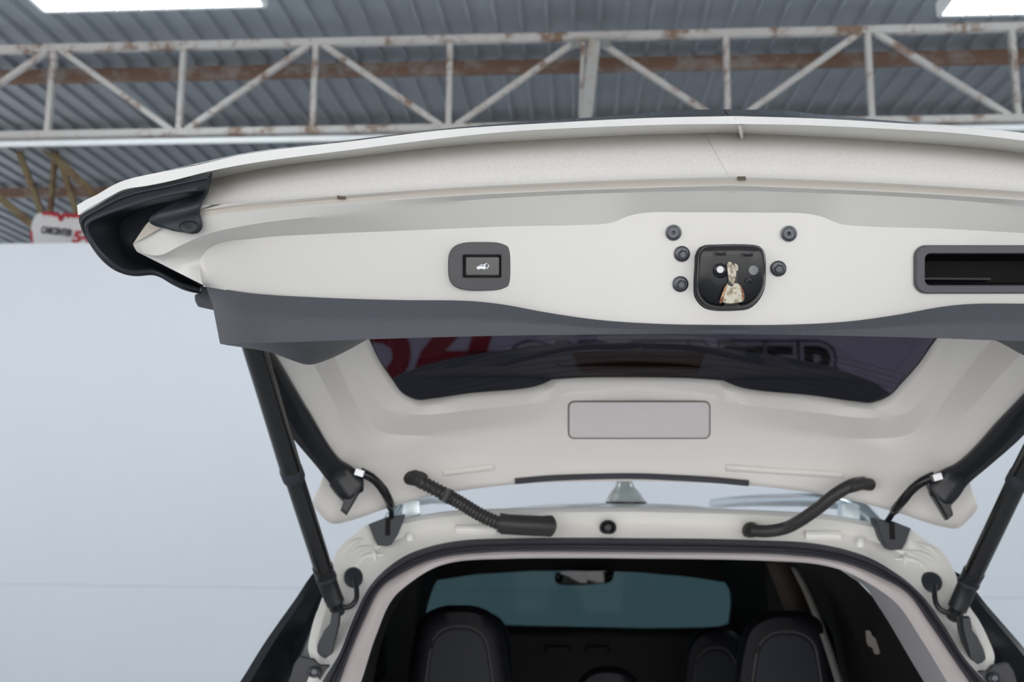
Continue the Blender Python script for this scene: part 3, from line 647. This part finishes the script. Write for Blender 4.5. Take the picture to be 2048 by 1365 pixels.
# side garnish
ga = [(520, 668, 1.60), (549, 708, 1.65), (620, 825, 1.79), (681, 919, 1.905), (700, 931, 1.93), (722, 948, 1.935), (729, 962, 1.935), (722, 978, 1.94)]
gb = [(492, 690, 1.645), (512, 730, 1.685), (575, 852, 1.81), (628, 920, 1.885), (653, 952, 1.93), (668, 975, 1.935), (690, 1000, 1.935), (700, 1000, 1.935)]
side_loft('side_garnish', [ga, gb], M_black, tg, n=40, sub=3, thick=0.012)
def spike(mp):
    q = [(662, 958), (700, 968), (728, 962), (722, 982), (693, 1032), (681, 1022), (686, 1005), (668, 985), (659, 972)]
    stack('garnish_end', [[mp(at(x, y, 1.955)) for x, y in q], [mp(at(x, y, 1.935)) for x, y in q], [mp(at(696 + (x - 696) * .8, 985 + (y - 985) * .85, 1.925)) for x, y in q]], M_black, tg, smooth=False)
both(spike)

# --- struts
def strut(mp):
    e = tube('lift_strut', [mp(at(x, y, d)) for x, y, d in ((478, 600, 1.53), (510, 700, 1.61), (583, 943, 1.80))], 0.0195, M_strut, car, n=20, samples=12)
    tube('strut_collar', [mp(at(x, y, d)) for x, y, d in ((579, 932, 1.793), (581, 938, 1.797), (588, 957, 1.81), (590, 962, 1.813))], lambda t: 0.0205 if 0.2 < t < 0.8 else 0.0185, M_darkp, e, n=20)
    tube('strut_rod', [mp(at(x, y, d)) for x, y, d in ((588, 955, 1.81), (648, 1142, 1.93))], 0.0175, M_strut, e, n=20)
    tube('strut_socket', [mp(at(x, y, d)) for x, y, d in ((645, 1134, 1.926), (651, 1155, 1.945), (662, 1185, 1.955), (672, 1208, 1.96))], lambda t: 0.0195 - 0.002 * t, M_black, e, n=20)
    tube('strut_ring', [mp(at(x, y, d)) for x, y, d in ((651, 1153, 1.943), (653, 1159, 1.946))], 0.0203, M_darkp, e, n=20)
    tube('ball_mount', [mp(at(x, y, d)) for x, y, d in ((668, 1200, 1.958), (672, 1212, 1.965), (676, 1225, 1.975))], 0.014, M_black, e, n=14)
both(strut)

# --- rear body opening
O = [(560, 1520, 1.80), (600, 1400, 1.84), (624, 1328, 1.88), (616, 1300, 1.90), (620, 1272, 1.92), (631, 1231, 1.95), (646, 1197, 1.98), (656, 1160, 2.0), (662, 1135, 2.01), (679, 1096, 2.03), (706, 1073, 2.05), (737, 1050, 2.07), (809, 1038, 2.09), (904, 1024, 2.11), (993, 1020, 2.125), (1160, 1017, 2.135), (1271, 1016, 2.14)]
Ob = [(575, 1520, 1.80), (612, 1400, 1.84), (640, 1328, 1.88), (634, 1300, 1.90), (638, 1272, 1.92), (648, 1231, 1.95), (662, 1197, 1.98), (672, 1162, 2.0), (682, 1135, 2.015), (698, 1102, 2.03), (722, 1080, 2.05), (750, 1062, 2.065), (812, 1047, 2.08), (904, 1033, 2.10), (993, 1028, 2.112), (1160, 1025, 2.122), (1271, 1024, 2.127)]
Sa = [(585, 1520, 1.72), (645, 1365, 1.83), (679, 1306, 1.89), (706, 1237, 1.945), (733, 1183, 1.99), (768, 1142, 2.03), (819, 1108, 2.06), (904, 1084, 2.09), (1041, 1077, 2.105), (1160, 1076, 2.11), (1273, 1077, 2.112)]
Sc = [(620, 1520, 1.72), (679, 1365, 1.83), (700, 1306, 1.89), (730, 1237, 1.945), (761, 1178, 1.99), (802, 1148, 2.03), (870, 1119, 2.065), (973, 1106, 2.095), (1080, 1104, 2.105), (1160, 1104, 2.11), (1273, 1105, 2.112)]
Hi = [(665, 1520, 1.73), (722, 1365, 1.84), (752, 1272, 1.925), (785, 1199, 1.985), (822, 1165, 2.02), (870, 1136, 2.06), (914, 1124, 2.085), (1007, 1118.5, 2.105), (1160, 1117, 2.115), (1273, 1118, 2.117)]
def F2(r, **k): return full(row(r, **k), NH)
ro, rob, rsa, rsc, rhi = F2(O), F2(Ob), F2(Sa), F2(Sc), F2(Hi)
mid = [a.lerp(b, .45) + Vector((0, 0.022, 0)) for a, b in zip(rob, rsa)]
mid2 = [a.lerp(b, .85) + Vector((0, 0.010, 0)) for a, b in zip(rob, rsa)]
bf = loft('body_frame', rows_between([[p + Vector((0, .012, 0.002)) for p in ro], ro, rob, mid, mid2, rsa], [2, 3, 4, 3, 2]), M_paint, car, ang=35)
SB = Surf(bf, (0, -1, 0.1))
# seal: two lobes
s_rows = []
for f, o in ((0, 0.004), (0.06, -0.006), (0.28, -0.011), (0.42, -0.006), (0.47, 0.002), (0.53, 0.000), (0.60, -0.008), (0.66, -0.0085), (0.70, -0.002), (0.78, -0.006), (0.92, -0.007), (1.0, 0.004)):
    s_rows.append([a.lerp(b, f) + Vector((0, o, 0)) for a, b in zip(rsa, rsc)])
loft('door_seal', s_rows, M_rub, car, ang=50)
hm = [a.lerp(b, .5) + Vector((0, -0.008, -0.0)) for a, b in zip(rsc, rhi)]
# upper headliner edge and the pillar trims below it
loft('headliner_edge', rows_between([[p + Vector((0, .004, 0)) for p in rsc], hm, rhi], 4, True), M_head, car, ang=50)
inn = []
for p in rhi:
    f = min(1, max(0, (1.60 - p.z) / 0.12))
    inn.append(Vector((p.x * (0.99 + 0.055 * f), p.y + 0.06 + 0.18 * f, p.z + 0.01)))
loft('pillar_trim', rows_between([rhi, inn], 4), M_pill, car)

# roof, rails, antenna
rf = [[p + Vector((0, .012, 0.002)) for p in ro if p.z > 1.60]]
base = rf[0]
for dy, dz, kx in ((0.06, 0.006, 1.0), (0.25, 0.008, 1.02), (0.6, 0.006, 1.03), (1.1, 0.0, 1.03), (1.7, -0.04, 1.0), (2.05, -0.09, 0.97)):
    rf.append([Vector((p.x * kx, p.y * 0 + 2.15 + dy, (base[len(base) // 2].z) + dz - 0.11 * (p.x / 0.62) ** 2 * (1 if abs(p.x) > .0 else 0) * (0.55 + 0.45 * abs(p.x) / .62))) for p in base])
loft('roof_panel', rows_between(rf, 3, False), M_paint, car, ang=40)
def rail(mp):
    pth = [mp(at(x, y, d)) for x, y, d in ((778, 1046, 2.16), (790, 1022, 2.19), (815, 1004, 2.25), (850, 996, 2.4), (880, 996, 2.7), (905, 999, 3.2), (918, 1004, 3.7))]
    tube('roof_rail', pth, 0.013, M_chrome, car, n=12, samples=30, sq=1.3)
    q = [(772, 1050), (790, 1015), (812, 1000), (838, 1000), (842, 1030), (800, 1042)]
    stack('rail_foot', [[mp(at(x, y, 2.20)) for x, y in q], [mp(at(x, y, 2.25)) for x, y in q]], M_chrome, car, smooth=False, bevel=0.003)
both(rail)
ap = [(1006, 39), (1004, 39.5), (1001, 38), (992, 33), (984, 28), (975, 20), (966, 17), (950, 13), (938, 6)]
stack('shark_fin_antenna', [[at(1252, y, 2.30) + Vector((w / F * 2.3 * math.cos(t), w / F * 2.3 * 1.9 * math.sin(t) + (i * 0.006), 0)) for t in [2 * math.pi * j / 24 for j in range(24)]] for i, (y, w) in enumerate(ap)], mat('antenna_paint', (0.55, 0.60, 0.57), 0.25, coat=0.5), car, ang=60)
stack('antenna_gasket', [[at(1252, y, 2.30) + Vector((40 / F * 2.3 * math.cos(t), 76 / F * 2.3 * math.sin(t), 0)) for t in [2 * math.pi * j / 24 for j in range(24)]] for y in (1010, 1004)], M_black, car)

# grommets, hoses on the frame
def sb(x, y, o=0.0): return SB(x, y, o)
stack('round_grommet', [SB.flat(circ(1216, 1056, 17, 24, .9), 0.0), SB.flat(circ(1216, 1056, 17, 24, .9), 0.008), SB.flat(circ(1216, 1056, 13, 24, .9), 0.012), SB.flat(circ(1216, 1056, 10, 24, .9), 0.006), SB.flat(circ(1216, 1056, 7, 24, .9), 0.010)], M_black, car, ang=40)
def hose(name, pts, rad, n, ribs=True, smp=120):
    path = resample([at(*p) for p in pts], smp)
    return tube(name, path, (lambda t: rad * (1 + (0.10 * math.sin(t * 2 * math.pi * n) if ribs else 0))), M_hose, car, n=16)
h1 = hose('corrugated_hose', [(828, 954, 2.02), (846, 966, 1.985), (880, 984, 1.985), (920, 1006, 2.01), (960, 1030, 2.035), (990, 1044, 2.05), (1005, 1049, 2.06)], 0.0130, 28, True, 170)
tube('hose_sleeve', [at(x, y, d) for x, y, d in ((998, 1046, 2.06), (1020, 1049, 2.06), (1060, 1051, 2.065), (1083, 1052, 2.07), (1100, 1053, 2.08), (1105, 1054, 2.085))], lambda t: 0.0195 if t < 0.75 else (0.022 if t < .9 else 0.013), M_hose, h1, n=20)
bar('sleeve_foot', at(1000, 1064, 2.075), at(1095, 1069, 2.085), 0.012, 0.010, M_hose, h1, 0.002)
disc_l = [SW.flat(circ(829, 957, r, 24, .55), o) for r, o in ((28, 0), (27, .009), (20, .014))]
stack('hose_boot', disc_l, M_hose, h1, ang=50)
tube('hose_clip', [at(x, y, 1.985) for x, y in ((898, 978), (893, 992), (886, 1004))], 0.011, M_hose, h1, n=10)
h2 = hose('corrugated_hose', [(1726, 966, 2.02), (1700, 972, 1.985), (1670, 990, 1.99), (1635, 1018, 2.01), (1600, 1042, 2.035), (1570, 1057, 2.06), (1535, 1063, 2.07), (1505, 1062, 2.085)], 0.0125, 40, False, 170)
stack('hose_boot', [SB.flat(circ(1502, 1062, r, 24, .95), o) for r, o in ((18, 0), (18, .008), (13, .014))], M_hose, h2, ang=50)
tube('hose_boot', [at(x, y, d) for x, y, d in ((1740, 970, 2.0), (1722, 968, 1.99), (1696, 975, 1.985))], 0.0155, M_hose, h2, n=14, sq=.8)
for x, w in ((952, 80), (1645, 70)):
    y = 1060 if x < 1200 else 1072
    tube('pressed_bead', [SB(x - w / 2 + w * t / 5, y, 0.0) for t in range(6)], 0.010, M_paint, car, n=12, samples=14)
for x, y, r in ((818, 1076, 11), (1722, 1088, 11)):
    stack('pressed_dimple', [SB.flat(circ(x, y, r, 20, 1.4), 0), SB.flat(circ(x, y, r * .8, 20, 1.4), 0.004), SB.flat(circ(x, y, r * .4, 20, 1.4), 0.006)], M_paint, car, ang=60)
def beads(mp):
    for q in ([(690, 1120), (716, 1100), (750, 1093)], [(745, 1097), (752, 1122)], [(704, 1138), (730, 1114), (768, 1110)], [(688, 1104), (704, 1088), (728, 1076)]):
        tube('pressed_bead', [mp(SB(x, y, 0.0)) for x, y in q], lambda t: 0.001 + 0.005 * math.sin(math.pi * t), M_paint, car, n=10, samples=16)
both(beads)
# hinges
def hinge(mp):
    arm = tube('hinge_arm', [mp(at(x, y, d)) for x, y, d in ((720, 944, 1.92), (742, 955, 1.925), (760, 972, 1.94), (773, 992, 1.955), (781, 1010, 1.985), (783, 1035, 2.05))], lambda t: 0.009 if t < .7 else 0.006, M_blackg, car, n=8, samples=16, ang=60)
    bar('hinge_tab', mp(at(711, 944, 1.905)), mp(at(728, 949, 1.905)), 0.012, 0.012, M_steel, arm)
    q = [(737, 1049), (770, 1036), (811, 1029), (806, 1045), (796, 1070), (783, 1090), (775, 1093), (756, 1092), (748, 1078)]
    stack('hinge_cover', [[mp(at(x, y, 2.085)) for x, y in q], [mp(at(x, y, 2.05)) for x, y in q], [mp(at(772 + (x - 772) * .93, 1062 + (y - 1062) * .95, 2.045)) for x, y in q]], M_darkp, arm, smooth=False)
    q = [(771, 1037), (781, 1035), (780, 1072), (770, 1072)]
    stack('hinge_slot', [[mp(at(x, y, 2.052)) for x, y in q], [mp(at(x, y, 2.0435)) for x, y in q]], M_cab, arm, smooth=False)
both(hinge)
def jamb(mp):
    g = stack('wire_grommet', [[mp(SB(x, y, o)) for x, y in circ(707, 1156, r, 20, 1.12)] for r, o in ((19, 0), (18, .006), (13, .011))], M_darkp, car, ang=60)
    tube('jamb_wire', [mp(at(x, y, d)) for x, y, d in ((710, 1160, 1.98), (713, 1180, 1.97), (712, 1200, 1.96), (700, 1214, 1.955), (688, 1216, 1.955))], 0.005, M_black, g, n=10, samples=16)
    q = [(664, 1222), (682, 1222), (680, 1250), (672, 1278), (664, 1312), (650, 1322), (634, 1318), (629, 1310), (637, 1285), (648, 1262), (660, 1248)]
    cxx, cyy = 660, 1270
    stack('strut_bracket', [[mp(at(x, y, 1.93)) for x, y in q], [mp(at(x, y, 1.905)) for x, y in q], [mp(at(cxx + (x - cxx) * .8, cyy + (y - cyy) * .9, 1.895)) for x, y in q]], M_darkp, car, smooth=False)
    # black quarter garnish at the side of the opening
    oa = [(300, 1640, 1.75), (380, 1510, 1.85), (480, 1365, 1.95), (530, 1285, 2.0), (590, 1200, 2.05), (634, 1139, 2.08), (655, 1128, 2.10)]
    ob = [(320, 1640, 1.73), (400, 1510, 1.83), (500, 1365, 1.93), (548, 1285, 1.98), (602, 1205, 2.03), (640, 1148, 2.07), (656, 1132, 2.08)]
    oc = [(420, 1640, 1.78), (490, 1510, 1.86), (560, 1365, 1.94), (585, 1300, 1.98), (614, 1240, 2.01), (643, 1180, 2.04), (660, 1140, 2.06)]
    od = [(590, 1640, 1.74), (600, 1510, 1.80), (622, 1365, 1.87), (620, 1300, 1.91), (624, 1262, 1.935), (640, 1208, 1.975), (664, 1150, 2.02)]
    R = [resample(row(r), 40) for r in (oa, ob, oc, od)]
    R = [[mp(p) for p in r] for r in rows_between(R, 3)]
    qg = loft('quarter_garnish', R, M_blackg, car, ang=25)
    q = [(575, 1380), (588, 1330), (600, 1312), (628, 1318), (640, 1330), (660, 1330), (648, 1380)]
    lb = stack('lamp_ledge', [[mp(at(x, y, 1.90)) for x, y in q], [mp(at(x, y, 1.865)) for x, y in q]], M_black, car, smooth=False, bevel=0.003)
    stack('ledge_screw', [[mp(at(x, y, d)) for x, y in circ(628, 1345, r, 18, .9)] for r, d in ((14, 1.866), (13, 1.858), (9, 1.855), (6, 1.858))], M_bolt, lb, ang=40)
both(jamb)

# --- cabin
CY0 = 2.20
def ringat(y, z0, hw_, top, bot, n=20):
    pts = [Vector((-hw_ * 1.02, y, bot)), Vector((-hw_, y, (top + bot) / 2)), Vector((-hw_ * .88, y, top - 0.10)), Vector((-hw_ * .70, y, top - 0.02)), Vector((0, y, top))]
    return full(pts, 20)
cring = [full([Vector((p.x, p.y, p.z)) for p in resample(inn[:NH], 20)], 20)]
for y, hw_, top, bot in ((2.5, .60, 1.535, .75), (3.0, .66, 1.535, .75), (3.5, .66, 1.53, .75), (4.0, .62, 1.47, .75)):
    cring.append(ringat(y, 0, hw_, top, bot))
cab = loft('cabin_lining', cring, M_cab, car, ang=30)
# side window openings
bm = bmesh.new(); bm.from_mesh(cab.data)
kill = [f for f in bm.faces if abs(f.calc_center_median().x) > 0.56 and 3.02 < f.calc_center_median().y < 3.48 and 1.12 < f.calc_center_median().z < 1.44]
bmesh.ops.delete(bm, geom=kill, context='FACES'); bm.to_mesh(cab.data); bm.free()
both(lambda mp: obj('side_window', [mp(Vector((-0.675, y, z))) for y, z in ((2.95, 1.05), (4.2, 1.05), (4.2, 1.42), (2.95, 1.48))], [(0, 1, 2, 3)], M_ws, car, smooth=False, thick=0.004))
both(lambda mp: bar('door_pillar', mp(Vector((-0.655, 3.42, 1.0))), mp(Vector((-0.60, 3.36, 1.50))), 0.10, 0.05, M_cab, car, 0.01))
# front bulkhead with windscreen opening
wq = [(866, 1163), (950, 1150), (1060, 1143), (1170, 1142), (1280, 1146), (1380, 1155), (1464, 1168), (1466, 1210), (1462, 1250), (1440, 1258), (1300, 1260), (1100, 1256), (870, 1250), (840, 1250), (852, 1200)]
wi = [at(x, y, 4.0) for x, y in wq]
wo = [Vector((-0.62 + (p.x - wi[0].x) * 1.35 if False else max(-0.66, min(0.66, p.x * 1.02)), 4.0, p.z)) for p in wi]
cxw = sum((p for p in wi), Vector()) / len(wi)
big = []
for p in wi:
    d = p - cxw; k = 1.0 / max(abs(d.x) / 0.66, (d.z / (1.535 - cxw.z)) if d.z > 0 else (-d.z / 0.55), 1e-6); big.append(cxw + d * k)
nw = len(wi)
obj('front_surround', wi + big + [p + Vector((0, .05, 0)) for p in wi], [(i, (i + 1) % nw, nw + (i + 1) % nw, nw + i) for i in range(nw)] + [(i, (i + 1) % nw, 2 * nw + (i + 1) % nw, 2 * nw + i) for i in range(nw)], M_cab, car, smooth=False)
obj('windscreen', [p + Vector((0, .03, 0)) for p in wi], [tuple(range(nw))], M_ws, car, smooth=False, thick=0.004)
# dashboard
dq = [[at(x, y, 3.92 - k) for x, y in ((800, 1270), (1000, 1262), (1200, 1262), (1400, 1266), (1540, 1275), (1540, 1420), (800, 1420))] for k in (0, .12, .2)]
stack('dashboard', dq, M_cab, car, smooth=False, bevel=0.02)
for x in (1115, 1195): stack('air_vent', [[at(x + a, y, 3.70) for a, y in rrect(0, 1301, 50, 18, 6, 3)], [at(x + a, y, 3.69) for a, y in rrect(0, 1301, 44, 12, 4, 3)]], M_cab, car)
# interior mirror
mq = rs2([(1113, 1146), (1150, 1143), (1200, 1141), (1228, 1144), (1226, 1158), (1221, 1165), (1205, 1168), (1130, 1171), (1113, 1168), (1109, 1160)], 30)
im = stack('interior_mirror', [[at(x, y, 3.88) for x, y in mq], [at(x, y, 3.84) for x, y in mq], [at(1168 + (x - 1168) * .94, 1156 + (y - 1156) * .86, 3.835) for x, y in mq]], M_blackg, car, ang=50)
obj('mirror_reflection', [at(x, y, 3.833) for x, y in ((1118, 1144), (1172, 1143), (1174, 1167), (1160, 1166))], [(0, 1, 2, 3)], mat('painted_reflection_grey', (0.07, 0.068, 0.075), 0.25, metal=0.3), im, smooth=False)  # grey patch painted as the reflection in the mirror
# seats
def seat(cx, top, w, d, lab=None, hgt=330, m=M_seat):
    def oln(s, ins):
        q = [(cx - w * .62, top + hgt), (cx - w * .60, top + 150), (cx - w * .54, top + 80), (cx - w * .44, top + 25), (cx - w * .22, top + 3), (cx, top), (cx + w * .22, top + 3), (cx + w * .44, top + 25), (cx + w * .54, top + 80), (cx + w * .60, top + 150), (cx + w * .62, top + hgt)]
        q = [(cx + (x - cx) * s, top + ins + (y - top) * (1 - ins / hgt)) for x, y in q]
        p = resample([Vector((x, y, 0)) for x, y in q], 41); return [(a.x, a.y) for a in p]
    L = [[at(x, y, d + k) for x, y in oln(s, i)] for s, i, k in ((.80, 22, .16), (.96, 4, .12), (1, 0, .06), (.97, 3, .02), (.88, 14, -.01), (.72, 40, -.015))]
    e = stack('rear_seat', L, m, car, ang=60)
    pl = oln(.66, 42); 
    tube('piping', [at(x, y, d - .016) for x, y in pl[2:-2]], 0.0032, M_seam, e, n=6)
    pq = oln(.62, 50)
    stack('back_panel', [[at(x, y, d - .012) for x, y in pq], [at(x, y, d - .020) for x, y in pq]], mat('seat_back_panel', (0.014, 0.016, 0.025), 0.55, spec=0.3, bump=0.1, bscale=700), e, ang=60)
    return e
seat(918, 1211, 172, 2.62)
seat(1574, 1222, 180, 2.62)
seat(1215, 1333, 130, 2.70, hgt=230)
fs_ = seat(1432, 1254, 120, 3.35, hgt=250); fs_.name = 'front_seat'
fs2 = seat(965, 1226, 105, 3.25, hgt=250); fs2.name = 'front_seat'
# seat belt, belt guide and pillar on the right
def strip(name, pts, w, m):
    P = [at(*p) for p in pts]; a = [p + Vector((-w / 2, 0, 0)) for p in P]; b_ = [p + Vector((w / 2, 0, 0)) for p in P]
    return loft(name, [resample(a, 20), resample(b_, 20)], m, car, thick=0.003)
strip('seat_belt', [(1588, 1135, 2.75), (1615, 1190, 2.7), (1650, 1280, 2.6), (1682, 1380, 2.5)], 0.018, mat('belt_webbing', (0.20, 0.19, 0.18), 0.8))
strip('inner_pillar', [(1555, 1125, 3.0), (1575, 1175, 2.98), (1600, 1235, 2.95)], 0.07, mat('brown_pillar_trim', (0.06, 0.045, 0.035), 0.8))  # brown trim on the inner pillar
bg_ = stack('belt_guide', [[at(x, y, d) for x, y in rs2([(1731, 1262), (1740, 1262), (1746, 1275), (1752, 1277), (1762, 1295), (1760, 1308), (1750, 1310), (1744, 1296), (1736, 1292)], 20)] for d in (2.30, 2.28)], mat('belt_guide_plastic', (0.22, 0.20, 0.19), 0.5), car, ang=40)
